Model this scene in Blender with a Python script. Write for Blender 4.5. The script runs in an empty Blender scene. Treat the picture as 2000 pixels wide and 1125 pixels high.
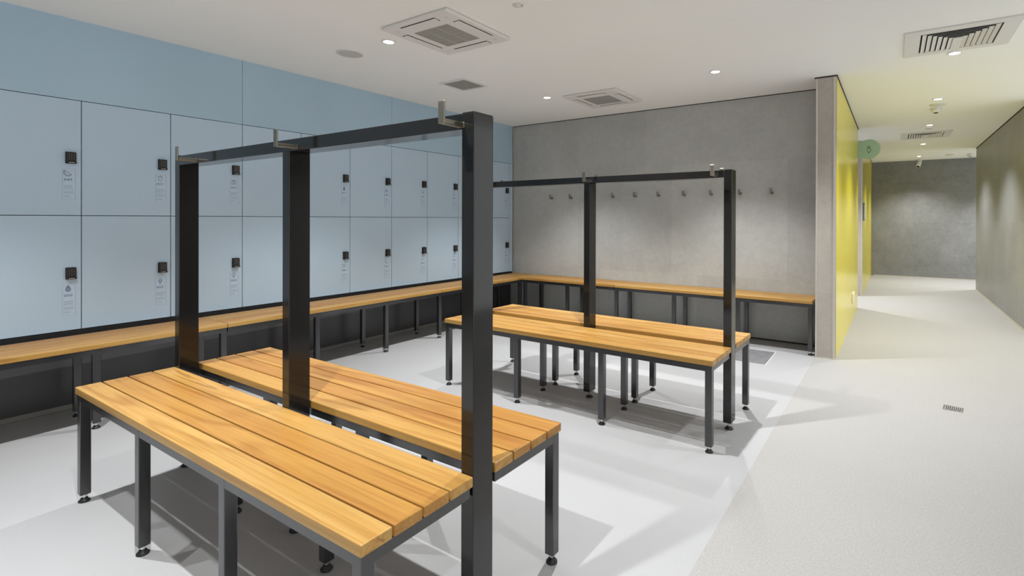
import bpy, bmesh, math, random
from mathutils import Vector, Matrix, Euler

random.seed(7)
S = bpy.context.scene
COL = S.collection
R = math.radians

# ------------------------------------------------------------------ camera, world, exposure
H = 2.438                                  # ceiling height
FPX, CX, CY = 991.9, 1107.2, 430.66        # focal length and principal point in pixels of the 2000x1125 frame
YAW, PITCH, ROLL = R(32.796), R(-0.1685), R(0.146)
fw = Vector((-math.sin(YAW) * math.cos(PITCH), math.cos(YAW) * math.cos(PITCH), math.sin(PITCH)))
rt = Vector((math.cos(YAW), math.sin(YAW), 0))
up = rt.cross(fw)
rr = rt * math.cos(ROLL) + up * math.sin(ROLL)
uu = up * math.cos(ROLL) - rt * math.sin(ROLL)
cam_d = bpy.data.cameras.new('camera')
cam = bpy.data.objects.new('camera', cam_d)
COL.objects.link(cam)
cam.matrix_world = Matrix(((rr.x, uu.x, -fw.x, 0), (rr.y, uu.y, -fw.y, 0), (rr.z, uu.z, -fw.z, 1.2), (0, 0, 0, 1)))
cam_d.sensor_fit = 'HORIZONTAL'
cam_d.sensor_width = 36
cam_d.lens = FPX / 2000 * 36
cam_d.shift_x = (1000 - CX) / 2000
cam_d.shift_y = -(562.5 - CY) / 2000
cam_d.clip_start = 0.02
cam_d.clip_end = 60
S.camera = cam

world = bpy.data.worlds.new('world')
S.world = world
world.use_nodes = True
world.node_tree.nodes['Background'].inputs[0].default_value = (0.97, 0.99, 1.0, 1)
world.node_tree.nodes['Background'].inputs[1].default_value = 1.15

S.view_settings.view_transform = 'Standard'
S.view_settings.look = 'None'
S.view_settings.gamma = 1
S.view_settings.use_curve_mapping = False
S.view_settings.exposure = 0.25

LAMP_W = 172.0            # room downlights
CORRIDOR_W = 135.0        # corridor downlights
BEAM, BEAM_BLEND = R(99), 0.85

# ------------------------------------------------------------------ helpers
class MB:
    """collects shapes in one bmesh"""
    def __init__(self):
        self.bm = bmesh.new()
    def box(self, a, b, bev=0.0, seg=1, mi=0):
        x0, y0, z0 = [min(p, q) for p, q in zip(a, b)]
        x1, y1, z1 = [max(p, q) for p, q in zip(a, b)]
        vs = [self.bm.verts.new(p) for p in ((x0, y0, z0), (x1, y0, z0), (x1, y1, z0), (x0, y1, z0),
                                             (x0, y0, z1), (x1, y0, z1), (x1, y1, z1), (x0, y1, z1))]
        fs = [self.bm.faces.new([vs[i] for i in f]) for f in ((3, 2, 1, 0), (4, 5, 6, 7), (0, 1, 5, 4),
                                                              (1, 2, 6, 5), (2, 3, 7, 6), (3, 0, 4, 7))]
        for f in fs:
            f.material_index = mi
        if bev > 0:
            es = list({e for f in fs for e in f.edges})
            r = bmesh.ops.bevel(self.bm, geom=es, offset=bev, segments=seg, affect='EDGES', profile=0.5)
            for f in r['faces']:
                f.material_index = mi
        return fs
    def poly(self, pts, mi=0):
        f = self.bm.faces.new([self.bm.verts.new(p) for p in pts])
        f.material_index = mi
        return f
    def prism(self, pts, n, mi=0):
        """polygon pts extruded by vector n"""
        n = Vector(n)
        a = [self.bm.verts.new(p) for p in pts]
        b = [self.bm.verts.new(Vector(p) + n) for p in pts]
        k = len(pts)
        for f in [a[::-1], b] + [[a[i], a[(i + 1) % k], b[(i + 1) % k], b[i]] for i in range(k)]:
            self.bm.faces.new(f).material_index = mi
    def lathe(self, prof, c=(0, 0, 0), seg=20, mi=0, flip=False, axis=None):
        """profile [(r,z)] turned about the z axis through c (or about `axis`)"""
        M = Matrix.Translation(c)
        if axis is not None:
            M = M @ Vector((0, 0, 1)).rotation_difference(Vector(axis)).to_matrix().to_4x4()
        rings = []
        for r, z in prof:
            if r < 1e-6:
                rings.append([self.bm.verts.new(M @ Vector((0, 0, z)))])
            else:
                rings.append([self.bm.verts.new(M @ Vector((r * math.cos(2 * math.pi * i / seg), r * math.sin(2 * math.pi * i / seg), z))) for i in range(seg)])
        for a, b in zip(rings, rings[1:]):
            for i in range(seg):
                j = (i + 1) % seg
                if len(a) == 1 and len(b) == 1:
                    continue
                if len(a) == 1:
                    v = [a[0], b[j], b[i]]
                elif len(b) == 1:
                    v = [a[i], a[j], b[0]]
                else:
                    v = [a[i], a[j], b[j], b[i]]
                f = self.bm.faces.new(v)
                f.material_index = mi
                f.smooth = True
    def ribbon(self, pts, w, o, closed=False, mi=0, th=0.0006):
        """flat line drawn in the local YZ plane at x = o (facing +x)"""
        n = len(pts)
        idx = range(n if closed else n - 1)
        for i in idx:
            a = Vector(pts[i]); b = Vector(pts[(i + 1) % n])
            d = b - a
            if d.length < 1e-7:
                continue
            d.normalize()
            q = Vector((-d.y, d.x)) * w / 2
            a2 = a - d * w * 0.35; b2 = b + d * w * 0.35
            P = [a2 - q, b2 - q, b2 + q, a2 + q]
            self.prism([(o, p.x, p.y) for p in P], (th, 0, 0), mi)
    def build(self, name, mats, parent=None, loc=None):
        me = bpy.data.meshes.new(name)
        bmesh.ops.recalc_face_normals(self.bm, faces=self.bm.faces)
        self.bm.to_mesh(me)
        self.bm.free()
        for m in (mats if isinstance(mats, (list, tuple)) else [mats]):
            me.materials.append(m)
        o = bpy.data.objects.new(name, me)
        COL.objects.link(o)
        if parent is not None:
            o.parent = parent
        if loc is not None:
            o.location = loc
        return o

def tag(o, label, cat, group=None):
    o['label'] = label
    o['category'] = cat
    if group:
        o['group'] = group
    return o

def thing(name, label, cat, loc=(0, 0, 0), rz=0.0, group=None):
    o = bpy.data.objects.new(name, None)
    o.empty_display_size = 0.1
    COL.objects.link(o)
    o.location = loc
    o.rotation_euler = (0, 0, rz)
    return tag(o, label, cat, group)

def struct(name, mb, mats, rot=None):
    o = mb.build(name, mats)
    o['kind'] = 'structure'
    if rot is not None:
        a, (cx, cy) = rot
        M = Matrix.Translation((cx, cy, 0)) @ Matrix.Rotation(a, 4, 'Z') @ Matrix.Translation((-cx, -cy, 0))
        o.matrix_world = M
    return o

def copy_tree(o, parent=None):
    c = o.copy()
    COL.objects.link(c)
    if parent is not None:
        c.parent = parent
    for ch in o.children:
        copy_tree(ch, c)
    return c

def rotp(x, y, a, c):
    dx, dy = x - c[0], y - c[1]
    return (c[0] + dx * math.cos(a) - dy * math.sin(a), c[1] + dx * math.sin(a) + dy * math.cos(a))

# ------------------------------------------------------------------ materials
def new_mat(name, col=(0.8, 0.8, 0.8), rough=0.5, metal=0.0, spec=0.5):
    m = bpy.data.materials.new(name)
    m.use_nodes = True
    b = m.node_tree.nodes['Principled BSDF']
    b.inputs['Base Color'].default_value = (*col, 1)
    b.inputs['Roughness'].default_value = rough
    b.inputs['Metallic'].default_value = metal
    b.inputs['Specular IOR Level'].default_value = spec
    return m

def NT(m):
    return m.node_tree, m.node_tree.nodes, m.node_tree.links, m.node_tree.nodes['Principled BSDF']

def ramp(nodes, stops):
    r = nodes.new('ShaderNodeValToRGB')
    el = r.color_ramp.elements
    while len(el) < len(stops):
        el.new(0.5)
    for e, (p, c) in zip(el, stops):
        e.position = p
        e.color = (*c, 1) if len(c) == 3 else c
    return r

def noise(nodes, links, vec, scale, detail=4, rough=0.6, dist=0.0):
    n = nodes.new('ShaderNodeTexNoise')
    n.inputs['Scale'].default_value = scale
    n.inputs['Detail'].default_value = detail
    n.inputs['Roughness'].default_value = rough
    n.inputs['Distortion'].default_value = dist
    links.new(vec, n.inputs['Vector'])
    return n

def mapping(nodes, links, scale=(1, 1, 1), loc=(0, 0, 0), src='Object'):
    tc = nodes.new('ShaderNodeTexCoord')
    mp = nodes.new('ShaderNodeMapping')
    mp.inputs['Scale'].default_value = scale
    mp.inputs['Location'].default_value = loc
    links.new(tc.outputs[src], mp.inputs['Vector'])
    return mp.outputs['Vector']

def mixc(nodes, links, fac, a, b, mode='MIX'):
    x = nodes.new('ShaderNodeMix')
    x.data_type = 'RGBA'
    x.blend_type = mode
    for sock, v in ((x.inputs[0], fac), (x.inputs[6], a), (x.inputs[7], b)):
        if isinstance(v, (int, float)):
            sock.default_value = v
        elif isinstance(v, tuple):
            sock.default_value = (*v, 1)
        else:
            links.new(v, sock)
    return x.outputs[2]

def bump(nodes, links, b, h, strength=0.1, dist=0.01):
    n = nodes.new('ShaderNodeBump')
    n.inputs['Strength'].default_value = strength
    n.inputs['Distance'].default_value = dist
    links.new(h, n.inputs['Height'])
    links.new(n.outputs['Normal'], b.inputs['Normal'])

def wood_mat(name, axis):
    """oiled hardwood plank; grain runs along local axis 0 (x) or 1 (y); every plank object differs"""
    m = new_mat(name, rough=0.38, spec=0.4)
    t, N, L, b = NT(m)
    tc = N.new('ShaderNodeTexCoord')
    oi = N.new('ShaderNodeObjectInfo')
    vm = N.new('ShaderNodeVectorMath'); vm.operation = 'SCALE'
    cx = N.new('ShaderNodeCombineXYZ')
    for i, k in enumerate((7.3, 3.1, 5.7)):
        mu = N.new('ShaderNodeMath'); mu.operation = 'MULTIPLY'
        L.new(oi.outputs['Random'], mu.inputs[0]); mu.inputs[1].default_value = k
        L.new(mu.outputs[0], cx.inputs[i])
    ad = N.new('ShaderNodeVectorMath'); ad.operation = 'ADD'
    L.new(tc.outputs['Object'], ad.inputs[0]); L.new(cx.outputs[0], ad.inputs[1])
    def mapped(sl, sc, sz=None):
        mp = N.new('ShaderNodeMapping')
        mp.inputs['Scale'].default_value = (sl, sc, sz or sc) if axis == 0 else (sc, sl, sz or sc)
        L.new(ad.outputs[0], mp.inputs['Vector'])
        return mp.outputs[0]
    fine = noise(N, L, mapped(2.2, 130), 1.0, 5, 0.65)
    band = noise(N, L, mapped(0.75, 16), 1.0, 3, 0.55, 0.6)
    blot = noise(N, L, mapped(1.6, 7), 1.0, 3, 0.5)
    # cathedral figure: contour lines of a stretched noise
    fig = noise(N, L, mapped(0.55, 6.5), 1.0, 1, 0.4, 0.3)
    mu = N.new('ShaderNodeMath'); mu.operation = 'MULTIPLY'; mu.inputs[1].default_value = 46
    L.new(fig.outputs[0], mu.inputs[0])
    sn = N.new('ShaderNodeMath'); sn.operation = 'SINE'
    L.new(mu.outputs[0], sn.inputs[0])
    figr = ramp(N, [(0.0, (0, 0, 0)), (1.0, (1, 1, 1))])
    mr = N.new('ShaderNodeMapRange'); mr.inputs[1].default_value = -1; mr.inputs[2].default_value = 1
    L.new(sn.outputs[0], mr.inputs[0])
    base = ramp(N, [(0.18, (0.27, 0.112, 0.022)), (0.42, (0.375, 0.180, 0.038)), (0.62, (0.43, 0.232, 0.054)), (0.9, (0.49, 0.300, 0.092))])
    # plank tint + band
    s1 = N.new('ShaderNodeMath'); s1.operation = 'MULTIPLY_ADD'
    L.new(oi.outputs['Random'], s1.inputs[0]); s1.inputs[1].default_value = 0.34; s1.inputs[2].default_value = 0.05
    s2 = N.new('ShaderNodeMath'); s2.operation = 'MULTIPLY_ADD'
    L.new(band.outputs[0], s2.inputs[0]); s2.inputs[1].default_value = 0.75
    L.new(s1.outputs[0], s2.inputs[2])
    L.new(s2.outputs[0], base.inputs[0])
    c = mixc(N, L, 0.0, base.outputs[0], (0.45, 0.2, 0.05))
    fr = ramp(N, [(0.30, (0.70, 0.62, 0.52)), (0.55, (1, 1, 1))])
    L.new(fine.outputs[0], fr.inputs[0])
    c = mixc(N, L, 0.8, c, fr.outputs[0], 'MULTIPLY')
    fg = ramp(N, [(0.0, (0.78, 0.67, 0.54)), (0.34, (1, 1, 1))])
    L.new(mr.outputs[0], fg.inputs[0])
    bl = ramp(N, [(0.40, (0, 0, 0)), (0.56, (1, 1, 1))])
    L.new(blot.outputs[0], bl.inputs[0])
    sc = N.new('ShaderNodeMath'); sc.operation = 'MULTIPLY'; sc.inputs[1].default_value = 0.9
    L.new(bl.outputs[0], sc.inputs[0])
    c = mixc(N, L, sc.outputs[0], c, fg.outputs[0], 'MULTIPLY')
    # gum veins and knots
    vein = noise(N, L, mapped(1.6, 26), 1.0, 2, 0.5, 1.2)
    vr = ramp(N, [(0.70, (0, 0, 0)), (0.735, (1, 1, 1))])
    L.new(vein.outputs[0], vr.inputs[0])
    sv = N.new('ShaderNodeMath'); sv.operation = 'MULTIPLY'; sv.inputs[1].default_value = 0.6
    L.new(vr.outputs[0], sv.inputs[0])
    c = mixc(N, L, sv.outputs[0], c, (0.20, 0.075, 0.02))
    L.new(c, b.inputs['Base Color'])
    bump(N, L, b, fine.outputs[0], 0.06, 0.002)
    return m

def tile_mat(name, cols, axis, tw=1.2, th=0.6, off=(0, 0), rough=0.5, joint=0.0022, jcol=None, spec=0.4):
    """large cement-look tiles on a vertical plane (axis 'x': plane spans x,z; 'y': plane spans y,z)"""
    m = new_mat(name, rough=rough, spec=spec)
    t, N, L, b = NT(m)
    tc = N.new('ShaderNodeTexCoord')
    sp = N.new('ShaderNodeSeparateXYZ')
    L.new(tc.outputs['Object'], sp.inputs[0])
    cb = N.new('ShaderNodeCombineXYZ')
    L.new(sp.outputs[0 if axis == 'x' else 1], cb.inputs[0])
    L.new(sp.outputs[2], cb.inputs[1])
    mp = N.new('ShaderNodeMapping'); mp.inputs['Location'].default_value = (off[0], off[1], 0)
    L.new(cb.outputs[0], mp.inputs[0])
    br = N.new('ShaderNodeTexBrick')
    br.offset = 0.5
    br.inputs['Scale'].default_value = 1
    br.inputs['Brick Width'].default_value = tw
    br.inputs['Row Height'].default_value = th
    br.inputs['Mortar Size'].default_value = joint
    br.inputs['Mortar Smooth'].default_value = 0.3
    br.inputs['Bias'].default_value = 0
    br.inputs['Color1'].default_value = (0.94, 0.94, 0.94, 1)
    br.inputs['Color2'].default_value = (1.05, 1.05, 1.05, 1)
    br.inputs['Mortar'].default_value = (*(jcol or (0.8, 0.8, 0.8)), 1)
    L.new(mp.outputs[0], br.inputs['Vector'])
    n1 = noise(N, L, tc.outputs['Object'], 2.3, 6, 0.65, 0.4)
    n2 = noise(N, L, tc.outputs['Object'], 22, 5, 0.7)
    ad = N.new('ShaderNodeMath'); ad.operation = 'MULTIPLY_ADD'
    L.new(n2.outputs[0], ad.inputs[0]); ad.inputs[1].default_value = 0.45
    mm = N.new('ShaderNodeMath'); mm.operation = 'MULTIPLY'; mm.inputs[1].default_value = 0.6
    L.new(n1.outputs[0], mm.inputs[0]); L.new(mm.outputs[0], ad.inputs[2])
    r = ramp(N, [(0.36, cols[0]), (0.66, cols[1])])
    L.new(ad.outputs[0], r.inputs[0])
    c = mixc(N, L, 1.0, r.outputs[0], br.outputs['Color'], 'MULTIPLY')
    L.new(c, b.inputs['Base Color'])
    bump(N, L, b, n2.outputs[0], 0.03, 0.004)
    return m

M = {}
M['ceiling'] = new_mat('ceiling_paint', (0.885, 0.895, 0.875), 0.9, spec=0.1)
M['white'] = new_mat('white_enamel', (0.74, 0.735, 0.71), 0.5, spec=0.3)
M['offwhite'] = new_mat('off_white_plastic', (0.66, 0.66, 0.63), 0.55, spec=0.3)
M['grille'] = new_mat('grey_grille', (0.42, 0.42, 0.385), 0.7, spec=0.2)
M['grille_back'] = new_mat('grey_filter', (0.22, 0.22, 0.20), 0.8, spec=0.1)
M['slot'] = new_mat('dark_slot', (0.035, 0.035, 0.033), 0.8, spec=0.1)
M['black'] = new_mat('black_powder_coat', (0.010, 0.0095, 0.009), 0.10, spec=0.5)
M['legs'] = new_mat('charcoal_powder_coat', (0.016, 0.016, 0.018), 0.2, spec=1.0)
M['rubber'] = new_mat('black_rubber', (0.015, 0.015, 0.015), 0.45, spec=0.4)
M['steel'] = new_mat('brushed_nickel', (0.30, 0.275, 0.225), 0.34, metal=1.0)
M['chrome'] = new_mat('bright_steel', (0.7, 0.7, 0.68), 0.18, metal=1.0)
M['trim'] = new_mat('anodised_trim', (0.66, 0.62, 0.55), 0.35, metal=0.6)
M['gap'] = new_mat('shadow_gap', (0.05, 0.045, 0.035), 0.8, spec=0.1)  # near-black colour standing in for shade in narrow gaps
M['kick'] = new_mat('charcoal_kick_panel', (0.062, 0.060, 0.062), 0.28, spec=0.5)
M['plinth'] = new_mat('black_plinth', (0.014, 0.014, 0.015), 0.4, spec=0.4)
M['skirt'] = new_mat('grey_cove', (0.24, 0.235, 0.22), 0.6, spec=0.3)
M['ink'] = new_mat('indigo_ink', (0.11, 0.125, 0.32), 0.6, spec=0.2)
M['finktext'] = new_mat('pale_indigo_ink', (0.25, 0.30, 0.46), 0.6, spec=0.2)
M['lockplastic'] = new_mat('black_lock_plastic', (0.011, 0.009, 0.008), 0.35, spec=0.45)
M['keydot'] = new_mat('pale_key_print', (0.42, 0.38, 0.34), 0.5)
M['sign'] = new_mat('sage_green_sign', (0.40, 0.58, 0.46), 0.5, spec=0.3)
M['signline'] = new_mat('dark_green_line', (0.07, 0.13, 0.10), 0.5)
M['plate'] = new_mat('slate_blue_plate', (0.16, 0.22, 0.30), 0.5)
M['cream'] = new_mat('cream_socket', (0.78, 0.72, 0.5), 0.4)
M['hatch_edge'] = new_mat('hatch_edge', (0.6, 0.6, 0.6), 0.5)
M['wood_x'] = wood_mat('hardwood_planks_along_x', 0)
M['wood_y'] = wood_mat('hardwood_planks_along_y', 1)

# laminate of the lockers
def laminate(name, col):
    m = new_mat(name, col, 0.42, spec=0.35)
    t, N, L, b = NT(m)
    n = noise(N, L, mapping(N, L), 1.4, 2, 0.5)
    r = ramp(N, [(0.3, tuple(c * 0.97 for c in col)), (0.7, tuple(min(1, c * 1.03) for c in col))])
    L.new(n.outputs[0], r.inputs[0]); L.new(r.outputs[0], b.inputs['Base Color'])
    return m
M['blue'] = laminate('blue_laminate', (0.485, 0.62, 0.75))
M['bluepanel'] = laminate('blue_wall_panel', (0.415, 0.57, 0.695))
M['sticker'] = laminate('pale_blue_sticker', (0.505, 0.635, 0.765))

# smooth vinyl floor
m = M['vinyl'] = new_mat('pale_grey_vinyl', rough=0.42, spec=0.35)
t, N, L, b = NT(m)
v = mapping(N, L)
n1 = noise(N, L, v, 0.9, 3, 0.5)
n2 = noise(N, L, v, 260, 2, 0.6)
r1 = ramp(N, [(0.3, (0.37, 0.375, 0.385)), (0.7, (0.405, 0.41, 0.42))])
L.new(n1.outputs[0], r1.inputs[0])
r2 = ramp(N, [(0.35, (0.95, 0.95, 0.95)), (0.65, (1.02, 1.02, 1.02))])
L.new(n2.outputs[0], r2.inputs[0])
L.new(mixc(N, L, 1.0, r1.outputs[0], r2.outputs[0], 'MULTIPLY'), b.inputs['Base Color'])

# speckled safety floor
m = M['speckle'] = new_mat('speckled_safety_floor', rough=0.6, spec=0.3)
t, N, L, b = NT(m)
v = mapping(N, L)
n1 = noise(N, L, v, 430, 1.5, 0.6)
n2 = noise(N, L, v, 120, 3, 0.65)
n3 = noise(N, L, v, 0.8, 3, 0.5)
r1 = ramp(N, [(0.30, (0.16, 0.157, 0.152)), (0.40, (0.335, 0.330, 0.322)), (0.6, (0.37, 0.364, 0.356)), (0.72, (0.445, 0.438, 0.43))])
L.new(n1.outputs[0], r1.inputs[0])
r2 = ramp(N, [(0.3, (0.88, 0.88, 0.88)), (0.6, (1.03, 1.03, 1.03))])
L.new(n2.outputs[0], r2.inputs[0])
r3 = ramp(N, [(0.3, (0.96, 0.96, 0.96)), (0.7, (1.02, 1.02, 1.02))])
L.new(n3.outputs[0], r3.inputs[0])
c = mixc(N, L, 1.0, r1.outputs[0], r2.outputs[0], 'MULTIPLY')
c = mixc(N, L, 1.0, c, r3.outputs[0], 'MULTIPLY')
L.new(c, b.inputs['Base Color'])

# glossy yellow mosaic
m = M['yellow'] = new_mat('glossy_yellow_mosaic', (0.70, 0.60, 0.025), 0.22, spec=0.5)
t, N, L, b = NT(m)
v = mapping(N, L)
vo = N.new('ShaderNodeTexVoronoi'); vo.inputs['Scale'].default_value = 42
L.new(v, vo.inputs['Vector'])
r1 = ramp(N, [(0.0, (0.74, 0.625, 0.03)), (1.0, (0.68, 0.575, 0.03))])
L.new(vo.outputs['Distance'], r1.inputs[0])
L.new(r1.outputs[0], b.inputs['Base Color'])
bump(N, L, b, vo.outputs['Distance'], 0.12, 0.004)

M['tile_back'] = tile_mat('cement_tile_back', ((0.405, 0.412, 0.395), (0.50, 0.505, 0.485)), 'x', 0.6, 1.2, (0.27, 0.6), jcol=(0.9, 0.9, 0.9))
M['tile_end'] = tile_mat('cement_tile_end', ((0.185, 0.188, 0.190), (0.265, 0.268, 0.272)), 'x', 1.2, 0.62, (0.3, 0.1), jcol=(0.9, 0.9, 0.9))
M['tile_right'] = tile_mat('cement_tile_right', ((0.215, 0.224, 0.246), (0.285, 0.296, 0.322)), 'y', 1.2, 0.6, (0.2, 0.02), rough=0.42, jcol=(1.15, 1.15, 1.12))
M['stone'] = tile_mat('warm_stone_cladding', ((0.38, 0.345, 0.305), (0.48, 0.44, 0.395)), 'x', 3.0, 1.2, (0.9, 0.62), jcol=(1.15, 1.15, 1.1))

lens = bpy.data.materials.new('downlight_lens')
lens.use_nodes = True
lb = lens.node_tree.nodes['Principled BSDF']
lb.inputs['Base Color'].default_value = (1, 1, 1, 1)
lb.inputs['Emission Color'].default_value = (1, 0.97, 0.92, 1)
lb.inputs['Emission Strength'].default_value = 14
M['lens'] = lens

# ------------------------------------------------------------------ setting
XW, YB = -4.304, 5.333                 # locker front plane, back wall
ZB, ZM, ZT = 0.4997, 1.2137, 1.9351    # locker rows
Y0, W = 1.033, 0.4698                  # right edge of the first locker column, column width
AB, CB = R(-0.302), (-2.0, 5.5)        # the back wall is very slightly off square
XY = -0.415                            # yellow wall plane
XC, YC = -0.575, 4.898                 # pier face
Y1, Y2 = 7.966, 9.22                   # opening in the yellow wall
YE = 12.836                            # corridor end wall
XR, YR = 1.1836, 11.147                # right wall
YS = -2.6                              # wall behind the photographer
XL = -4.85
XE = 2.6

mb = MB(); mb.box((XL, YS, -0.12), (-0.577, 5.42, 0)); struct('floor', mb, M['vinyl'])
mb = MB(); mb.box((-0.577, YS, -0.12), (XE, YE + 0.1, 0)); mb.box((-3.2, 5.42, -0.12), (-0.577, YE + 0.1, 0))
struct('floor_corridor', mb, M['speckle'])
mb = MB(); mb.box((-0.578, YS, -0.01), (-0.5765, 4.9, 0.0004)); struct('trim_1', mb, M['vinyl'])
mb = MB(); mb.box((XL - 0.1, YS - 0.1, H), (XE, YE + 0.2, H + 0.12)); struct('ceiling', mb, M['ceiling'])

mb = MB(); mb.box((XL - 0.1, YS, 0), (XL, 5.5, H)); struct('wall_left', mb, M['bluepanel'])
mb = MB(); mb.box((XL, YB, 0), (-0.5, YB + 0.12, H)); struct('wall_back', mb, M['tile_back'], (AB, CB))
mb = MB(); mb.box((XL, YS - 0.1, 0), (XR, YS, H)); struct('wall_behind', mb, M['tile_back'])
YO = 6.9                               # unseen right side left open to let in world light, but for one short wall
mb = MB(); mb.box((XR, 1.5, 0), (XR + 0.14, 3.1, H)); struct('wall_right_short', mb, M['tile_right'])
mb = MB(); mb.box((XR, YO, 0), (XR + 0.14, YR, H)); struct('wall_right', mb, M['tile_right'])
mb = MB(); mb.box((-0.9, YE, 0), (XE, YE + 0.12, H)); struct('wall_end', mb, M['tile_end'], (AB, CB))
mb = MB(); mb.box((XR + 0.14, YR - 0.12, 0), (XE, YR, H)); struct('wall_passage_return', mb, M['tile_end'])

# partition with the stone-clad end (pier) and the yellow mosaic flank
def partition(name, xa, ya, yb):
    mb = MB()
    fs = mb.box((xa, ya, 0), (XY, yb, H))
    for f in fs:
        n = f.normal if f.normal.length else f.calc_center_median()
    mb.bm.normal_update()
    for f in mb.bm.faces:
        f.material_index = 1 if f.normal.x > 0.5 else 0
    return struct(name, mb, [M['stone'], M['yellow']])
partition('wall_partition', XC, YC, Y1)
partition('wall_partition_far', -0.62, Y2, YE + 0.05)
mb = MB(); mb.box((-3.2, Y1 - 0.12, 0), (XC, Y1, H)); struct('wall_opening_near', mb, M['ceiling'])
mb = MB(); mb.box((-3.2, Y2, 0), (-0.62, Y2 + 0.12, H)); struct('wall_opening_far', mb, M['stone'])
mb = MB(); mb.box((-3.3, Y1 - 0.12, 0), (-3.2, Y2 + 0.12, H)); struct('wall_opening_side', mb, M['ceiling'])

# metal corner trims of the piers
for k, (x0, x1, y) in enumerate(((XC - 0.001, XC + 0.012, YC), (XY - 0.026, XY - 0.006, YC), (XY - 0.022, XY - 0.006, Y2))):
    mb = MB(); mb.box((x0, y - 0.0035, 0), (x1, y + 0.004, H - 0.012), 0.001)
    struct('trim_%d' % (k + 2), mb, M['trim'])
# dark strips painted as the shade of the gap between walls and ceiling
mb = MB(); mb.box((XY - 0.001, YC, H - 0.014), (XY + 0.004, Y1, H)); struct('trim_5', mb, M['gap'])
mb = MB(); mb.box((XC - 0.012, YC - 0.005, H - 0.011), (XY + 0.004, YC + 0.002, H)); struct('trim_6', mb, M['gap'])
mb = MB(); mb.box((XR - 0.004, YO, H - 0.014), (XR + 0.001, YR, H)); struct('trim_7', mb, M['gap'])
mb = MB(); mb.box((XW, YB - 0.003, H - 0.008), (-0.6, YB + 0.001, H)); struct('trim_8', mb, M['gap'], (AB, CB))
mb = MB(); mb.box((XY - 0.001, Y2, H - 0.014), (XY + 0.004, YE - 0.01, H)); struct('trim_9', mb, M['gap'])
# pale sealant at the foot of the corridor walls
mb = MB(); mb.box((XR - 0.006, YO, 0), (XR + 0.001, YR, 0.02)); struct('baseboard_right', mb, M['trim'])
mb = MB(); mb.box((-0.4, YE - 0.006, 0), (XE, YE + 0.001, 0.02)); struct('baseboard_end', mb, M['trim'], (AB, CB))
mb = MB(); mb.box((XW, YB - 0.012, 0), (XC, YB + 0.001, 0.012)); struct('baseboard_back', mb, M['gap'], (AB, CB))
mb = MB(); mb.box((XC, YC - 0.006, 0), (XY, YC + 0.001, 0.008)); struct('baseboard_pier', mb, M['trim'])

# blue panels over the lockers, black plinth and charcoal kick panel under them
pe = [YS, Y0 - W, Y0 + 2 * W, Y0 + 5 * W, Y0 + 8 * W, YB - 0.004]
k = 10
for a, b_ in zip(pe, pe[1:]):
    mb = MB(); mb.box((XL, a + 0.0012, ZT + 0.002), (XW, b_ - 0.0012, H), 0.0006)
    struct('trim_%d' % k, mb, M['bluepanel']); k += 1
mb = MB(); mb.box((XL, YS, ZB), (XW, Y0 - W - 0.003, ZT - 0.002)); struct('trim_%d' % k, mb, M['bluepanel']); k += 1
YF = Y0 + 9 * W
mb = MB(); mb.box((XL, YF + 0.0025, ZB), (XW, YB - 0.005, ZT - 0.002)); struct('trim_%d' % k, mb, M['blue']); k += 1
mb = MB(); mb.box((XL, YS, ZB - 0.05), (XW + 0.001, YB - 0.01, ZB - 0.001)); struct('trim_%d' % k, mb, M['plinth']); k += 1
mb = MB(); mb.box((XL, YS, 0.03), (XW - 0.03, YB - 0.005, ZB - 0.05)); struct('wall_kick', mb, M['kick'])
mb = MB(); mb.box((XL, YS, 0.0), (XW - 0.026, YB - 0.005, 0.032), 0.004); struct('baseboard_left', mb, M['skirt'])

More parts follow.
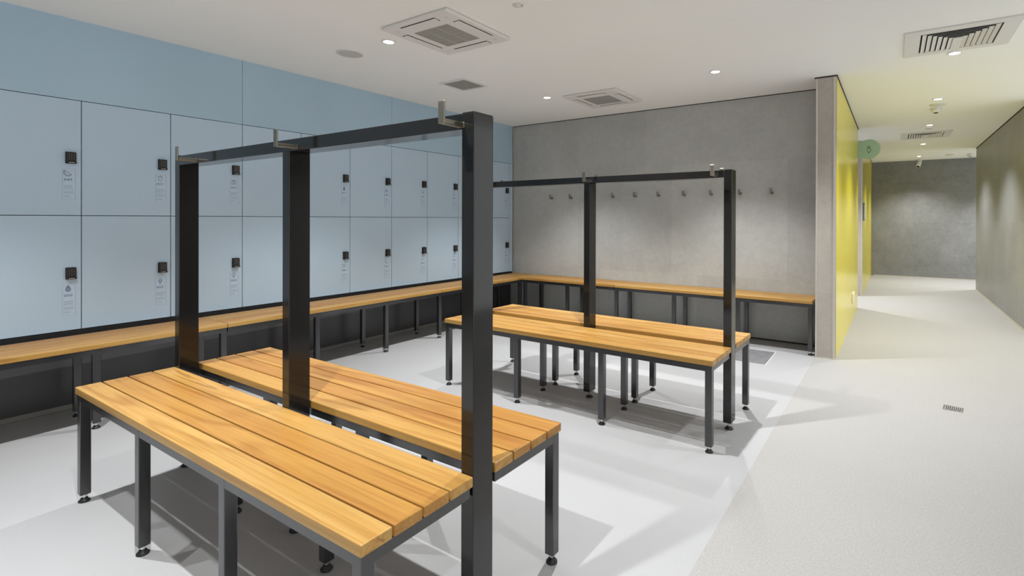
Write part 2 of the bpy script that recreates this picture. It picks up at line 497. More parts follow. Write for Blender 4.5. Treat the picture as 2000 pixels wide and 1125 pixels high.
# ------------------------------------------------------------------ downlights
def downlight_proto():
    root = thing('downlight', '', 'light')
    mb = MB()
    mb.lathe([(0.034, -0.001), (0.036, -0.006), (0.046, -0.006), (0.049, -0.003), (0.049, 0.0)], seg=32)
    mb.build('trim_ring', M['white'], root)
    mb = MB()
    mb.lathe([(0.035, -0.002), (0.03, -0.0045), (0.0, -0.0055)], seg=24)
    mb.build('lens', M['lens'], root)
    return root
dl_proto = None
def downlight(x, y, label, power):
    global dl_proto
    if dl_proto is None:
        dl_proto = o = downlight_proto()
    else:
        o = copy_tree(dl_proto)
    o.location = (x, y, H)
    tag(o, label, 'light', 'recessed ceiling downlights')
    return o, power
lamps = [
    (-2.976, 2.311, 'bright round downlight beside the large near ceiling cassette, above the near lockers', LAMP_W),
    (-2.976, 4.240, 'small bright downlight left of the farther ceiling cassette', LAMP_W),
    (-1.262, 4.247, 'bright downlight in the open ceiling right of the farther cassette', LAMP_W),
    (-1.250, 2.360, 'recessed downlight over the aisle between the two bench islands', LAMP_W),
    (-2.976, 0.385, 'recessed downlight over the left end of the near bench island', LAMP_W),
    (-1.250, 0.385, 'recessed downlight over the aisle in front of the near bench island', LAMP_W),
    (-2.976, -1.54, 'recessed downlight behind the photographer on the locker side', LAMP_W),
    (-1.250, -1.54, 'recessed downlight behind the photographer in the middle of the room', LAMP_W),
    (0.373, 4.717, 'bright downlight touching the edge of the big louvred air diffuser at the corridor entrance', CORRIDOR_W),
    (0.373, 6.419, 'corridor downlight just in front of the dome smoke detector', CORRIDOR_W),
    (0.385, 8.127, 'corridor downlight between smoke detector and the far louvred diffuser', CORRIDOR_W),
    (0.392, 10.094, 'corridor downlight just beyond the far louvred diffuser', CORRIDOR_W),
    (0.402, 11.998, 'last corridor downlight, above the white security camera', CORRIDOR_W),
    (0.373, 2.95, 'recessed downlight over the speckled floor beside the far bench island', CORRIDOR_W * 0.5),
    (0.373, 1.20, 'recessed downlight over the speckled floor beside the photographer', CORRIDOR_W * 0.5),
    (0.373, -0.60, 'recessed downlight over the speckled floor behind the photographer', CORRIDOR_W * 0.5),
    (-1.25, 8.60, 'recessed downlight inside the side opening behind the yellow wall', CORRIDOR_W * 1.5),
    (2.0, 12.0, 'recessed downlight in the passage off the corridor end', CORRIDOR_W * 1.5),
]
made = [downlight(*a) for a in lamps]
for o, pw in made:
    ld = bpy.data.lights.new('beam', 'SPOT')
    ld.energy = pw
    ld.color = (1.0, 0.995, 0.985)
    ld.spot_size = BEAM if o.location.y < 4.5 or o.location.x < 0 else R(112)
    ld.spot_blend = BEAM_BLEND
    ld.shadow_soft_size = 0.018
    lo = bpy.data.objects.new('beam', ld)
    COL.objects.link(lo)
    lo.parent = o
    lo.location = (0, 0, -0.02)

# ------------------------------------------------------------------ levelling foot, leg
def foot_mesh(mb, x, y, hz, r=0.02):
    s = r / 0.02
    mb.lathe([(0.0, 0.0), (r, 0.0), (r, 0.005), (r * 0.72, 0.0085), (r * 0.62, 0.014), (r * 0.5, 0.017), (0.0, 0.017)], (x, y, 0), 20, 0)
    mb.lathe([(0.0075 * s, 0.016), (0.0075 * s, hz)], (x, y, 0), 12, 1)
    mb.lathe([(0.0125 * s, hz - 0.006), (0.0125 * s, hz)], (x, y, 0), 6, 1)
    mb.lathe([(0.0, hz - 0.006), (0.0125 * s, hz - 0.006)], (x, y, 0), 6, 1)

LEG = 0.035
def add_leg(parent, x, y, top, foot_h=0.032, sx=LEG + 0.0008, sy=LEG + 0.0008, name='leg', mat=None):
    top += 0.0298
    mb = MB(); mb.box((x - sx / 2, y - sy / 2, foot_h), (x + sx / 2, y + sy / 2, top), 0.002)
    lg = mb.build(name, mat or M['legs'], parent)
    mb = MB(); foot_mesh(mb, x, y, foot_h)
    mb.build('levelling_foot', [M['rubber'], M['chrome']], lg)
    return lg

def add_planks(parent, x0, x1, y0, y1, z0, z1, n, gap=0.006, along='x', mat=None):
    if along == 'x':
        w = (y1 - y0 - gap * (n - 1)) / n
        for i in range(n):
            mb = MB(); mb.box((x0, y0 + i * (w + gap), z0), (x1, y0 + i * (w + gap) + w, z1), 0.003, 2)
            mb.build('seat_plank', mat or M['wood_x'], parent)
    else:
        w = (x1 - x0 - gap * (n - 1)) / n
        for i in range(n):
            mb = MB(); mb.box((x0 + i * (w + gap), y0, z0), (x0 + i * (w + gap) + w, y1, z1), 0.003, 2)
            mb.build('seat_plank', mat or M['wood_y'], parent)

def add_frame(parent, x0, x1, y0, y1, z0, z1, xs=(), ys=(), t=0.03):
    """ring of square tube under the planks with cross bars at xs or ys"""
    mb = MB()
    mb.box((x0, y0, z0), (x1, y0 + t, z1), 0.0015)
    mb.box((x0, y1 - t, z0), (x1, y1, z1), 0.0015)
    mb.box((x0, y0 + t - 0.002, z0 + 0.0005), (x0 + t, y1 - t + 0.002, z1 - 0.0005))
    mb.box((x1 - t, y0 + t - 0.002, z0 + 0.0005), (x1, y1 - t + 0.002, z1 - 0.0005))
    for x in xs:
        mb.box((x - t / 2, y0 + t - 0.002, z0 + 0.0008), (x + t / 2, y1 - t + 0.002, z1 - 0.0008))
    for y in ys:
        mb.box((x0 + t - 0.002, y - t / 2, z0 + 0.0008), (x1 - t + 0.002, y + t / 2, z1 - 0.0008))
    return mb.build('seat_frame', M['legs'], parent)

TH = 0.029
# ------------------------------------------------------------------ island benches and hook racks
def island_bench(root, length, depth, tz, yc, inner):
    """half of a back-to-back unit; local x along the bench, y across, z up; `inner` is the side of the posts, which carry the ends"""
    x0, x1, y0, y1 = -length / 2, length / 2, yc - depth / 2, yc + depth / 2
    add_planks(root, x0, x1, y0, y1, tz - TH, tz, 4)
    ins = 0.006
    zf = tz - TH
    xs = [x0 + 0.0235 + i * (length - 0.047) / 3 for i in range(4)]
    add_frame(root, x0 + ins, x1 - ins, y0 + ins, y1 - ins, zf - 0.031, zf, xs[1:3], t=LEG)
    for i, x in enumerate(xs):
        for y, side in ((y0 + ins + LEG / 2, -1), (y1 - ins - LEG / 2, 1)):
            if side == inner and i in (0, 3):
                continue
            add_leg(root, x, y, zf - 0.0305)

def hook_mb(arm):
    """local: fixed at the origin, arm towards -y, plate standing up at its end"""
    mb = MB()
    mb.box((-0.0105, -arm, -0.012), (0.0105, 0, 0.002), 0.0015)
    mb.box((-0.012, -arm - 0.005, -0.012), (0.012, -arm, 0.050), 0.0018, 2)
    mb.box((-0.012, -0.002, -0.0125), (0.012, 0.0, 0.004), 0.0008)
    return mb

def island_rack(root, d, pz, rh, post_x, hooks_front, hooks_back, hz):
    t = 0.046
    y0, y1 = -d / 2, d / 2
    for i, x in enumerate(post_x):
        x0, x1 = x - t / 2, x + t / 2
        top = pz if i != 1 else pz - rh
        mb = MB(); mb.box((x0, y0, 0.045), (x1, y1, top), 0.002, 2)
        ps = mb.build('post', M['black'], root)
        mb = MB(); foot_mesh(mb, x, 0, 0.046, 0.024)
        mb.build('levelling_foot', [M['rubber'], M['chrome']], ps)
        if i != 1:
            mb = MB(); mb.box((x0 + 0.001, y0 + 0.001, pz - 0.001), (x1 - 0.001, y1 - 0.001, pz + 0.0022), 0.001)
            mb.build('end_cap', M['black'], ps)
    mb = MB(); mb.box((post_x[0] + t / 2 - 0.001, y0 + 0.0004, pz - rh), (post_x[2] - t / 2 + 0.001, y1 - 0.0004, pz - 0.0004), 0.002, 2)
    mb.build('rail', M['black'], root)
    first = None
    for side, hs in ((-1, hooks_front), (1, hooks_back)):
        for x in hs:
            if first is None:
                o = first = hook_mb(0.072).build('coat_hook', M['steel'], root)
            else:
                o = first.copy(); COL.objects.link(o); o.parent = root
            o.location = (x, side * d / 2, hz)
            o.rotation_euler = (0, 0, 0 if side < 0 else math.pi)
    return root

IG = 'double benches with hook rack'
# near island
A1, C1 = R(0.319), (-1.9, 1.2)
L1 = 1.928; xm1 = (-2.9061 - 0.9782) / 2
r1 = thing('changing_bench', 'nearest back-to-back timber bench with tall black hook rack, filling the left foreground', 'bench', (*rotp(xm1, 1.0775, A1, C1), 0), A1, IG)
island_bench(r1, L1, 0.354, 0.4854, 0.859 - 1.0775, 1)
island_bench(r1, L1, 0.354, 0.4854, 1.3056 - 1.0775, -1)
island_rack(r1, 0.082, 1.4965, 0.0455, (-L1 / 2 + 0.024, 0.011, L1 / 2 - 0.0235), (-0.738, 0.082, 0.916), (), 1.468)
# far island
A2, C2 = R(-0.90), (-1.7, 3.3)
L2 = 1.954; xm2 = (-2.7168 - 0.7627) / 2
r2 = thing('changing_bench', 'farther back-to-back timber bench with black hook rack, in front of the grey tiled wall', 'bench', (*rotp(xm2, 2.9625, A2, C2), 0), A2, IG)
island_bench(r2, L2, 0.331, 0.4785, 2.7531 - 2.9625, 1)
island_bench(r2, L2, 0.331, 0.4785, 3.1865 - 2.9625, -1)
island_rack(r2, 0.082, 1.481, 0.043, (-L2 / 2 + 0.024, 0.021, L2 / 2 - 0.0225), (-0.86, 0.043, 0.889), (-0.86, 0.0, 0.874), 1.457)

# ------------------------------------------------------------------ wall benches
WG = 'slatted benches along the walls'
WTZ, WZF = 0.483, 0.483 - TH
AL = R(-0.55)                                   # bench run along the lockers, a touch off parallel
PL = (-3.84, 4.933)                             # inner corner of the L
WD = 0.40
def locker_bench(ya, yb, legs, label, front_end=None, rear_ys=None):
    """local x: 0 = front edge .. -WD = back edge; local y measured along the run (0 at inner corner)"""
    root = thing('slatted_bench', label, 'bench', (PL[0], PL[1], 0), -AL * 1.0, WG)
    a, b_ = ya - PL[1], yb - PL[1]
    add_planks(root, -WD, 0, a + 0.0015, b_ - 0.0015, WZF, WTZ, 4, along='y')
    fb = (front_end if front_end is not None else yb) - PL[1]
    ys = [y - PL[1] for y in legs]
    add_frame(root, -WD + 0.03, -0.005, a + 0.003, fb - 0.003, WZF - 0.031, WZF, ys=[y for y in ys if a + 0.06 < y < fb - 0.06], t=LEG)
    for y in ys:
        for x in (-0.005 - LEG / 2, -WD + 0.03 + LEG / 2):
            add_leg(root, x, y, WZF - 0.0305)
    return root
locker_bench(-0.305, 1.655, (0.325, 0.980, 1.634), 'wall bench section under the nearest lockers, at the left edge of the picture')
locker_bench(1.655, 3.622, (2.305, 2.960, 3.603), 'wall bench section under the middle lockers, seen through the near hook rack')
locker_bench(3.622, 5.322, (4.28, 4.930), 'wall bench section at the far end of the lockers, running into the room corner', front_end=4.957)

def back_bench(xa, xb, legs, label, fb=None):
    root = thing('slatted_bench', label, 'bench', (*rotp(-2.2, 4.933, AB, CB), 0), AB, WG)
    a, b_ = xa + 2.2, xb + 2.2
    add_planks(root, a + 0.0015, b_ - 0.0015, 0, WD - 0.006, WZF, WTZ, 4, along='x')
    xs = [x + 2.2 for x in legs]
    add_frame(root, a + 0.003, b_ - 0.003, 0.005, WD - 0.03, WZF - 0.031, WZF, xs=[x for x in xs if a + 0.06 < x < b_ - 0.06], t=LEG)
    for x in xs:
        for y in (0.005 + LEG / 2, WD - 0.03 - LEG / 2):
            add_leg(root, x, y, WZF - 0.0305)
    return root
back_bench(-3.836, -2.566, (-3.80, -3.185), 'short bench section against the grey tiled wall, next to the room corner')
back_bench(-2.566, -0.597, (-2.545, -1.885, -1.245, -0.617), 'long bench section against the grey tiled wall, ending at the stone pier')

# ------------------------------------------------------------------ wall hooks
hk = None
ordn = ['nearest the blue lockers', 'second from the blue lockers', 'third from the blue lockers', 'fourth from the blue lockers', 'fifth from the blue lockers',
        'fifth from the stone pier', 'fourth from the stone pier', 'third from the stone pier', 'second from the stone pier', 'nearest the stone pier']
for i, x in enumerate((-3.665, -3.372, -3.078, -2.785, -2.499, -2.210, -1.915, -1.619, -1.324, -1.020)):
    if hk is None:
        mb = MB()
        mb.box((-0.010, -0.045, -0.018), (0.010, 0, -0.002), 0.0015)
        mb.box((-0.011, -0.050, -0.020), (0.011, -0.045, 0.036), 0.0018, 2)
        mb.box((-0.013, -0.004, -0.022), (0.013, 0.0, 0.006), 0.001)
        hk = o = mb.build('wall_hook', M['steel'])
    else:
        o = hk.copy(); COL.objects.link(o)
    o.location = (*rotp(x, YB, AB, CB), 1.472)
    o.rotation_euler.z = AB
    tag(o, 'small steel hook on the grey tiled wall, ' + ordn[i], 'hook', 'hooks on the tiled wall')

# ------------------------------------------------------------------ lockers
def text_mesh(txt, size, sx=1.0):
    cu = bpy.data.curves.new('number', 'FONT')
    cu.body = txt
    cu.size = size
    cu.extrude = 0.0004
    cu.align_x = 'LEFT'
    ob = bpy.data.objects.new('tmp_text', cu)
    COL.objects.link(ob)
    dg = bpy.context.evaluated_depsgraph_get()
    me = bpy.data.meshes.new_from_object(ob.evaluated_get(dg))
    bpy.data.objects.remove(ob)
    bpy.data.curves.remove(cu)
    # text x -> local y, text y -> local z, facing +x
    for v in me.vertices:
        x, y, z = v.co
        v.co = (z, x * sx, y)
    me.materials.clear()
    me.materials.append(M['ink'])
    return me

def arc(cx, cy, r, a0, a1, n=14, ry=None):
    return [(cx + r * math.cos(R(a0 + (a1 - a0) * i / n)), cy + (ry or r) * math.sin(R(a0 + (a1 - a0) * i / n))) for i in range(n + 1)]

# icons as line drawings in a unit box (-1..1): list of (points, closed)
ICON = {
    49: [([(-0.9, 0.85), (1.0, -0.62)], 0), (arc(0.0, 0.1, 1.22, 140, 326, 18), 0), (arc(0.02, 0.08, 0.9, 150, 312, 14), 0)],
    50: [(arc(0, -0.3, 0.72, 0, 360, 20), 1), (arc(0, -0.3, 0.5, 0, 360, 16), 1), (arc(0, -0.3, 0.25, 0, 360, 10), 1), (arc(0, 0.5, 0.42, 20, 160, 8), 0),
         ([(-0.7, 0.55), (-0.2, 0.45), (0, 0.95), (0.2, 0.45), (0.7, 0.55)], 0)],
    51: [([(-0.62, 0.45), (-0.42, -1), (0.42, -1), (0.62, 0.45)], 1), ([(-0.78, 0.5), (0.78, 0.5)], 0), ([(0.0, 0.5), (0.2, 1.05)], 0)],
    52: [(arc(0, 0.45, 0.5, 0, 180, 10) + [(-0.5, -0.35), (0.5, -0.35)], 1), ([(-0.5, 0.2), (0.5, 0.5)], 0), ([(-0.5, -0.1), (0.5, 0.15)], 0),
         ([(-0.15, -0.35), (-0.12, -1), (0.12, -1), (0.15, -0.35)], 0)],
    53: [([(-0.75, 0.75), (0.75, 0.75), (0.9, -0.85), (0.2, -0.85), (0, 0.0), (-0.2, -0.85), (-0.9, -0.85)], 1), ([(-0.75, 0.5), (0.75, 0.5)], 0), ([(0, 0.75), (0, 0.1)], 0)],
    54: [(arc(-0.45, 0.3, 0.4, 60, 280, 10), 0), (arc(0.0, 0.6, 0.42, -10, 190, 10), 0), (arc(0.45, 0.3, 0.4, -100, 120, 10), 0), ([(-0.4, -0.1), (0.4, -0.1)], 0),
         ([(-0.12, -0.1), (-0.16, -1), (0.16, -1), (0.12, -0.1)], 0), ([(-0.5, -1), (0.6, -1)], 0)],
    57: [([(-0.45, 0.9), (0.45, 0.9)], 0), ([(0, 0.9), (0, 0.2)], 0), (arc(0, 0.25, 0.3, 0, 180, 8), 1), (arc(0, -0.45, 0.5, 0, 360, 14), 1), (arc(0, -0.45, 0.3, 0, 360, 12), 1), (arc(0, -0.45, 0.12, 0, 360, 8), 1)],
    58: [([(-0.8, 0.45), (0.7, 0.55)], 0), ([(-0.7, 0.3), (0.7, 0.35)], 0), ([(-0.8, -0.45), (0.8, -0.4)], 0), ([(-0.7, -0.6), (0.7, -0.55)], 0)],
    59: [(arc(0, 0, 0.85, 0, 360, 22), 1), (arc(0.35, 0.1, 0.75, 110, 250, 10), 0), ([(-0.2, -0.2), (0.8, 0.1)], 0)],
    60: [([(-0.75, 0.9), (-0.55, 0.0), (0.1, -0.75), (0.8, -0.6)], 0), ([(-0.75, 0.9), (-0.2, 0.1), (0.4, -0.3), (0.8, -0.6)], 0)],
    61: [([(0, -1), (0, 0.1)], 0), (arc(0, 0.45, 0.35, 0, 360, 12), 1), (arc(0, 0.45, 0.2, 0, 360, 10), 1)],
    62: [(arc(0, 0.0, 0.42, 0, 360, 14, 0.6), 1)],
    63: [([(0, -1), (0, 0.3)], 0), (arc(0, 0.3, 0.5, 0, 180, 10), 1), ([(0.1, -0.6), (0.1, 0.3)], 0)],
    64: [([(0, -0.8), (0, 0.6)], 0), ([(-0.6, 0.15), (0.6, 0.2)], 0), ([(-0.3, 0.0), (0.0, 0.4), (0.3, 0.0)], 0)],
    67: [([(-0.5, -0.9), (0.3, -0.8), (0.5, 0.9)], 0), (arc(0.2, -0.2, 0.4, 100, 260, 8), 0)],
    68: [([(0, -0.9), (0, 0.8)], 0), (arc(0, 0.5, 0.35, 0, 360, 10), 1)],
}
LW = 0.060      # sticker width
def sticker_parts(parent, num):
    """sticker at local (x=0 front face); origin = sticker top left"""
    st = MB(); st.box((0, 0, -0.188), (0.0006, LW, 0))
    s = st.build('number_label', M['sticker'], parent)
    # printed outline of the sticker
    mb = MB()
    mb.ribbon([(0.0006, -0.0006), (0.0006, -0.1874), (LW - 0.0006, -0.1874), (LW - 0.0006, -0.0006)], 0.0007, 0.0006, True)
    mb.build('label_outline', M['finktext'], s)
    if num in ICON:
        mb = MB()
        for pts, cl in ICON[num]:
            mb.ribbon([(0.026 + p[0] * 0.0165, -0.0255 + p[1] * 0.0185) for p in pts], 0.0021, 0.0006, bool(cl))
        mb.build('icon', M['ink'], s)
    me = text_mesh('%03d' % num, 0.0205, 1.30)
    o = bpy.data.objects.new('number', me); COL.objects.link(o); o.parent = s
    o.location = (0.0009, 0.006, -0.0745)
    mb = MB()
    rnd = random.Random(num)
    z = -0.106
    for blk, n in (((0.040, 0.050), 4), ((0.046, 0.052), 3), ((0.03, 0.036), 2)):
        for i in range(n):
            end = 0.006 + rnd.uniform(*blk) * 0.95
            y = 0.0065
            while y < end:
                w = rnd.uniform(0.003, 0.008)
                mb.box((0.0006, y, z), (0.0011, min(y + w, end), z + 0.0024 if (blk[0] == 0.04 and i == 0) else z + 0.0019))
                y += w + 0.0012
            z -= 0.0067
        z -= 0.008
    mb.build('fine_print', M['finktext'], s)
    return s

lock_first = None
def lock_parts(parent, y, z):
    """keypad lock centred at local y,z"""
    global lock_first
    if lock_first is None:
        mb = MB()
        mb.box((0, -0.0245, -0.036), (0.004, 0.0245, 0.036), 0.001)
        mb.box((0, -0.024, 0.029), (0.008, 0.018, 0.0365), 0.001)
        mb.box((0, -0.0245, -0.0365), (0.008, -0.016, -0.026), 0.001)
        mb.box((0.003, -0.022, -0.034), (0.024, 0.022, 0.034), 0.003, 2)
        mb.box((0.018, -0.021, -0.036), (0.027, 0.0235, -0.024), 0.002, 2)
        lk = mb.build('keypad_lock', M['lockplastic'], parent)
        for r_ in range(4):
            for c_ in range(3):
                if r_ == 0 and c_ == 0:
                    mb = MB(); mb.box((0, -0.0019, -0.0011), (0.0011, 0.0019, 0.0011), 0.0003)
                    k0 = k = mb.build('key', M['keydot'], lk)
                else:
                    k = k0.copy(); COL.objects.link(k); k.parent = lk
                k.location = (0.0238, -0.011 + c_ * 0.011, 0.022 - r_ * 0.0105)
        mb = MB(); mb.box((0.0268, -0.013, -0.0325), (0.0275, 0.013, -0.0285), 0.0002)
        mb.build('nameplate', M['keydot'], lk)
        lock_first = lk
    else:
        lk = copy_tree(lock_first, parent)
    lk.location = (0, y, z)
    return lk

for col in range(10):
    y1 = Y0 + col * W
    for row in (0, 1):
        num = 49 + col * 2 + row
        z0, z1 = (ZM, ZT) if row == 0 else (ZB, ZM)
        root = thing('locker', 'blue locker %03d in the %s row of the locker wall' % (num, 'upper' if row == 0 else 'lower'), 'locker',
                     (XW, y1 - W, z0), 0, 'numbered blue lockers')
        hgt = z1 - z0
        mb = MB(); mb.box((-0.52, 0.002, 0.002), (-0.021, W - 0.002, hgt - 0.002)); mb.build('body', M['gap'], root)  # body coloured near-black as the shade in the door joints
        mb = MB(); mb.box((-0.020, 0.0021, 0.0019), (0, W - 0.0021, hgt - 0.0019), 0.0012); mb.build('door', M['blue'], root)
        lz = 1.572 if row == 0 else 0.855
        lock_parts(root, W - 0.050, lz - z0)
        s = sticker_parts(root, num)
        s.location = (0, W - 0.088, (1.504 if row == 0 else 0.786) - z0)

# ------------------------------------------------------------------ ceiling equipment
def cassette(x0, y0, s, label):
    root = thing('ceiling_cassette', label, 'air conditioner', (x0 + s / 2, y0 + s / 2, H), 0, 'ceiling cassette units')
    h = s / 2
    mb = MB(); mb.box((-h, -h, -0.022), (h, h, 0), 0.008, 2); mb.build('panel', M['white'], root)
    g = 0.147
    mb = MB()
    n = 30
    for i in range(n + 1):
        a = -g + 2 * g * i / n
        mb.box((a - 0.0022, -g, -0.0245), (a + 0.0022, g, -0.021))
    for i in range(7):
        a = -g + 2 * g * i / 6
        mb.box((-g, a - 0.0022, -0.0240), (g, a + 0.0022, -0.0212))
    for a in (-0.05, 0.05):
        mb.box((a - 0.005, -g, -0.0252), (a + 0.005, g, -0.021))
    mb.box((-g, -g, -0.0225), (g, g, -0.0212), mi=1)
    mb.build('intake_grille', [M['grille'], M['grille_back']], root)
    for k in range(4):
        mb = MB(); mb.box((-0.155, -h + 0.036, -0.0226), (0.155, -h + 0.088, -0.0205))  # flat plate for the slot recess; its shade is in the near-black colour
        o = mb.build('air_slot', M['slot'], root); o.rotation_euler.z = k * math.pi / 2
        mb = MB(); mb.box((-0.152, -h + 0.043, -0.0275), (0.152, -h + 0.081, -0.0222), 0.002)
        f = mb.build('louvre', M['white'], o)
    for k in range(4):
        mb = MB(); mb.lathe([(0.012, -0.0225), (0.009, -0.0245), (0, -0.0245)], (h - 0.075, h - 0.075, 0), 12)
        o = mb.build('corner_cap', M['offwhite'], root); o.rotation_euler.z = k * math.pi / 2
    return root
cassette(-2.797, 2.112, 0.594, 'large white ceiling cassette unit nearest the camera, beside a bright downlight')
cassette(-2.806, 4.264, 0.60, 'white ceiling cassette unit farther back, near the grey tiled wall')

# square exhaust grille
root = thing('ceiling_grille', 'small square dark exhaust grille in the ceiling near the blue wall', 'vent', (-3.338, 3.42, H))
h = 0.159
mb = MB()
for a, b_ in (((-h, -h), (h, -h + 0.03)), ((-h, h - 0.03), (h, h)), ((-h, -h + 0.03), (-h + 0.03, h - 0.03)), ((h - 0.03, -h + 0.03), (h, h - 0.03))):
    mb.box((*a, -0.008), (*b_, 0))
mb.build('frame', M['white'], root)
mb = MB(); g = h - 0.029
for i in range(21):
    a = -g + 2 * g * i / 20
    mb.box((a - 0.0016, -g, -0.007), (a + 0.0016, g, -0.001)); mb.box((-g, a - 0.0016, -0.0068), (g, a + 0.0016, -0.0012))
mb.build('egg_crate', M['grille'], root)
mb = MB(); mb.box((-g, -g, -0.0015), (g, g, -0.0002)); mb.build('backing', M['slot'], root)  # flat near-black sheet painted as the shaded depth behind the bars

# round ceiling speaker
root = thing('ceiling_speaker', 'flat round speaker grille in the ceiling above the blue lockers', 'speaker', (-3.437, 2.322, H))
mb = MB(); mb.lathe([(0.096, 0), (0.096, -0.006), (0.086, -0.007), (0.086, -0.004)], seg=40); mb.build('bezel', M['white'], root)
mb = MB(); mb.lathe([(0.0865, -0.0045), (0, -0.0045)], seg=40); mb.build('mesh_cover', new_mat('speaker_mesh', (0.55, 0.55, 0.53), 0.8, spec=0.1), root)

# small detector beside the near cassette
root = thing('ceiling_sensor', 'small round ceiling sensor right of the near cassette, at the top edge of the picture', 'sensor', (-1.83, 2.316, H))
mb = MB(); mb.lathe([(0.033, 0), (0.033, -0.004), (0.028, -0.008), (0, -0.008)], seg=28); mb.build('base', M['offwhite'], root)
mb = MB(); mb.lathe([(0.016, -0.008), (0.014, -0.013), (0, -0.014)], seg=20); mb.build('cap', M['white'], root)
mb = MB(); mb.lathe([(0.004, -0.008), (0.004, -0.010), (0, -0.010)], (0.022, 0.004, 0), 10); mb.build('indicator', M['slot'], root)

def diffuser_proto():
    root = thing('air_diffuser', '', 'vent')
    sx, sy = 0.606, 0.594
    mb = MB()
    e = 0.09
    for a, b_ in (((0, 0), (sx, 0.075)), ((0, sy - 0.075), (sx, sy)), ((0, 0.075), (e, sy - 0.075)), ((sx - e, 0.075), (sx, sy - 0.075))):
        mb.box((*a, -0.010), (*b_, 0), 0.0012)
    mb.build('frame', M['white'], root)
    mb = MB(); mb.box((e - 0.002, 0.073, -0.0018), (sx - e + 0.002, sy - 0.073, -0.0004)); mb.build('backing', M['slot'], root)  # no real recess: shade of the duct is put into this dark sheet
    # nested angled blades, open towards the far side
    for k in range(6):
        d = k * 0.0305
        xa, xb, ya, ye = e + 0.004 + d, sx - e - 0.004 - d, 0.079 + d, sy - 0.077
        mb = MB()
        w, t = 0.0295, 0.0016
        def strip(p, q, p2, q2):
            P = [Vector((*p, -0.0105)), Vector((*q, -0.0105)), Vector((*q2, -0.0035)), Vector((*p2, -0.0035))]
            mb.prism(P, (0, 0, t))
        strip((xa + 0.006, ya + 0.006), (xb - 0.006, ya + 0.006), (xa + w, ya + w), (xb - w, ya + w))
        strip((xa + 0.006, ye), (xa + 0.006, ya + 0.006), (xa + w, ye), (xa + w, ya + w))
        strip((xb - 0.006, ya + 0.006), (xb - 0.006, ye), (xb - w, ya + w), (xb - w, ye))
        mb.build('blade', M['white'], root)
    mb = MB(); d = 6 * 0.0305
    mb.box((e + 0.004 + d, 0.079 + d, -0.0105), (sx - e - 0.004 - d, sy - 0.076, -0.006)); mb.build('centre_plate', M['white'], root)
    return root
d1 = diffuser_proto()
d1.location = (0.056, 4.046, H)
tag(d1, 'large louvred air diffuser at the corridor entrance, top right of the picture', 'vent', 'louvred air diffusers')
d2 = copy_tree(d1)
d2.location = (0.078, 8.715, H); d2.scale = (0.99, 1.11, 1)
tag(d2, 'far louvred air diffuser deep in the corridor ceiling', 'vent', 'louvred air diffusers')

# corridor detectors
def disc(x, y, r, label, name='ceiling_speaker', cat='speaker'):
    root = thing(name, label, cat, (x, y, H))
    mb = MB(); mb.lathe([(r, 0), (r, -0.007), (r * 0.93, -0.010), (0, -0.010)], seg=32); mb.build('cover', M['offwhite'], root)
    mb = MB(); mb.lathe([(r + 0.006, 0), (r + 0.006, -0.003), (r, -0.004)], seg=32); mb.build('rim', M['white'], root)
    return root
disc(0.391, 6.732, 0.075, 'flat round ceiling speaker just before the corridor smoke detector')
disc(0.384, 8.434, 0.036, 'tiny flat disc in the ceiling just before the far diffuser', 'ceiling_sensor', 'sensor')
disc(0.876, 11.996, 0.065, 'flat round disc in the bright far end of the corridor ceiling')
def smoke(x, y, label):
    root = thing('smoke_detector', label, 'smoke detector', (x, y, H), 0, 'dome smoke detectors')
    mb = MB(); mb.lathe([(0.052, 0), (0.054, -0.012), (0.050, -0.022)], seg=28); mb.build('base', M['offwhite'], root)
    mb = MB(); mb.lathe([(0.050, -0.021), (0.044, -0.040), (0.030, -0.050), (0, -0.052)], seg=28); mb.build('dome', M['white'], root)
    mb = MB(); mb.lathe([(0.022, -0.0505), (0.020, -0.057), (0, -0.058)], seg=20); mb.build('sensor_chamber', M['slot'], root)
smoke(0.384, 6.936, 'white dome smoke detector hanging in the middle of the corridor ceiling')
smoke(1.19, 12.05, 'white dome smoke detector at the far right end of the corridor ceiling')

# security camera
root = thing('security_camera', 'white bullet security camera under the far end of the corridor ceiling', 'camera', (0.43, 12.62, H))
mb = MB(); mb.lathe([(0.0, 0), (0.052, 0), (0.052, -0.02), (0.02, -0.03), (0.018, -0.06), (0.0, -0.06)], seg=24); mb.build('bracket', M['white'], root)
ax = Vector((-0.25, -0.55, -0.80)).normalized()
mb = MB(); mb.lathe([(0.0, -0.055), (0.036, -0.05), (0.038, 0.10), (0.034, 0.108), (0.030, 0.100), (0.0, 0.100)], (0.0, -0.01, -0.075), 24, axis=ax); mb.build('housing', M['white'], root)
mb = MB(); mb.lathe([(0.031, 0.1005), (0.026, 0.104), (0.0, 0.104)], (0.0, -0.01, -0.075), 24, axis=ax); mb.build('lens', M['slot'], root)

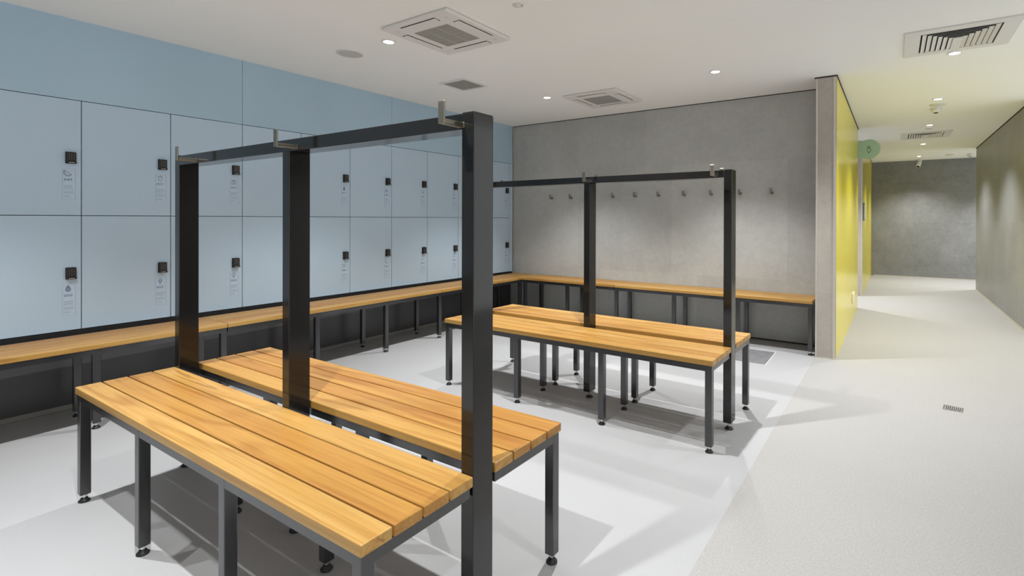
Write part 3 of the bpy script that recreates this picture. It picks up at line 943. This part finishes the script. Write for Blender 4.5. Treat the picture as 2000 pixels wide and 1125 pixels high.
# ------------------------------------------------------------------ sign, socket, plate
root = thing('blade_sign', 'round sage green sign with outlined figure projecting from the end of the yellow wall', 'sign', (-0.289, Y1 - 0.02, 2.15))
mb = MB()
pts = arc(0, 0, 0.132, -128, 128, 40)
pts = [(-0.126 + 0.0, -0.128)] + pts + [(-0.126, 0.128)]
mb.prism([(p[0], -0.006, p[1]) for p in pts], (0, 0.012, 0))
mb.build('disc', M['sign'], root)
mb = MB(); mb.box((-0.1265, -0.012, -0.12), (-0.112, 0.012, 0.12), 0.001); mb.build('wall_bracket', M['sign'], root)
mb = MB()
def line(pts, w=0.0052, closed=True):
    n = len(pts)
    for i in range(n if closed else n - 1):
        a, c = Vector(pts[i]), Vector(pts[(i + 1) % n])
        d = (c - a).normalized(); q = Vector((-d.y, d.x)) * w / 2
        mb.prism([(p.x, -0.0068, p.y) for p in (a - q - d * w * .3, c - q + d * w * .3, c + q + d * w * .3, a + q - d * w * .3)], (0, 0.001, 0))
line(arc(0, 0.026, 0.015, 0, 360, 18))
line(arc(0, -0.012, 0.022, 0, 360, 22, 0.026))
line([(-0.010, -0.043), (0.010, -0.043)], closed=False)
line([(-0.006, -0.052), (0.006, -0.052)], closed=False)
mb.build('figure_outline', M['signline'], root)

root = thing('wall_socket', 'small cream socket plate low on the yellow wall', 'socket', (XY, 7.0, 0.26))
mb = MB(); mb.box((0, -0.13, -0.055), (0.014, 0.13, 0.062), 0.004, 2); mb.build('plate', M['cream'], root)
for y in (-0.06, 0.06):
    mb = MB(); mb.box((0.013, y - 0.03, -0.03), (0.0155, y + 0.03, 0.03), 0.001); mb.build('outlet', M['offwhite'], root)

root = thing('wall_plate', 'small slate blue plate on the far yellow wall edge', 'sign', (XY, 9.40, 1.33))
mb = MB(); mb.box((0, -0.14, -0.14), (0.02, 0.14, 0.14), 0.003); mb.build('plate', M['plate'], root)
mb = MB(); mb.box((0.0195, -0.12, -0.12), (0.0205, 0.12, 0.12)); mb.build('face', M['offwhite'], root)

# ------------------------------------------------------------------ floor hardware
root = thing('floor_drain', 'small square drain set in the speckled corridor floor', 'drain', (0.32, 4.038, 0), R(-8))
s = 0.052
mb = MB()
for a, b_ in (((-s, -s), (s, -s + 0.010)), ((-s, s - 0.010), (s, s)), ((-s, -s + 0.010), (-s + 0.010, s - 0.010)), ((s - 0.010, -s + 0.010), (s, s - 0.010))):
    mb.box((*a, 0), (*b_, 0.003), 0.0008)
mb.build('rim', M['chrome'], root)
mb = MB(); mb.box((-s + 0.009, -s + 0.009, 0.0002), (s - 0.009, s - 0.009, 0.0012)); mb.build('sump', M['slot'], root)
mb = MB()
for i in range(9):
    a = -0.040 + i * 0.010
    mb.box((a - 0.0028, -s + 0.010, 0.001), (a + 0.0028, s - 0.010, 0.0026))
mb.build('grate', new_mat('drain_grate', (0.33, 0.33, 0.32), 0.45, metal=0.7), root)

root = thing('floor_hatch', 'grey rectangular floor hatch behind the far bench island, by the tiled wall bench', 'hatch', (-1.135, 4.635, 0), R(1.0))
mb = MB(); mb.box((-0.24, -0.235, 0.0), (0.24, 0.235, 0.0022), 0.0006)
hm = new_mat('grey_hatch', (0.24, 0.24, 0.25), 0.4, metal=0.3)
t, N, L, bb = NT(hm)
n1 = noise(N, L, mapping(N, L), 14, 4, 0.6)
rr_ = ramp(N, [(0.3, (0.20, 0.20, 0.215)), (0.7, (0.30, 0.30, 0.315))]); L.new(n1.outputs[0], rr_.inputs[0]); L.new(rr_.outputs[0], bb.inputs['Base Color'])
mb.build('lid', hm, root)
mb = MB()
for a, b_ in (((-0.248, -0.243), (0.248, -0.2355)), ((-0.248, 0.2355), (0.248, 0.243)), ((-0.248, -0.2355), (-0.2405, 0.2355)), ((0.2405, -0.2355), (0.248, 0.2355))):
    mb.box((*a, 0), (*b_, 0.0028), 0.0005)
mb.build('rim', M['hatch_edge'], root)
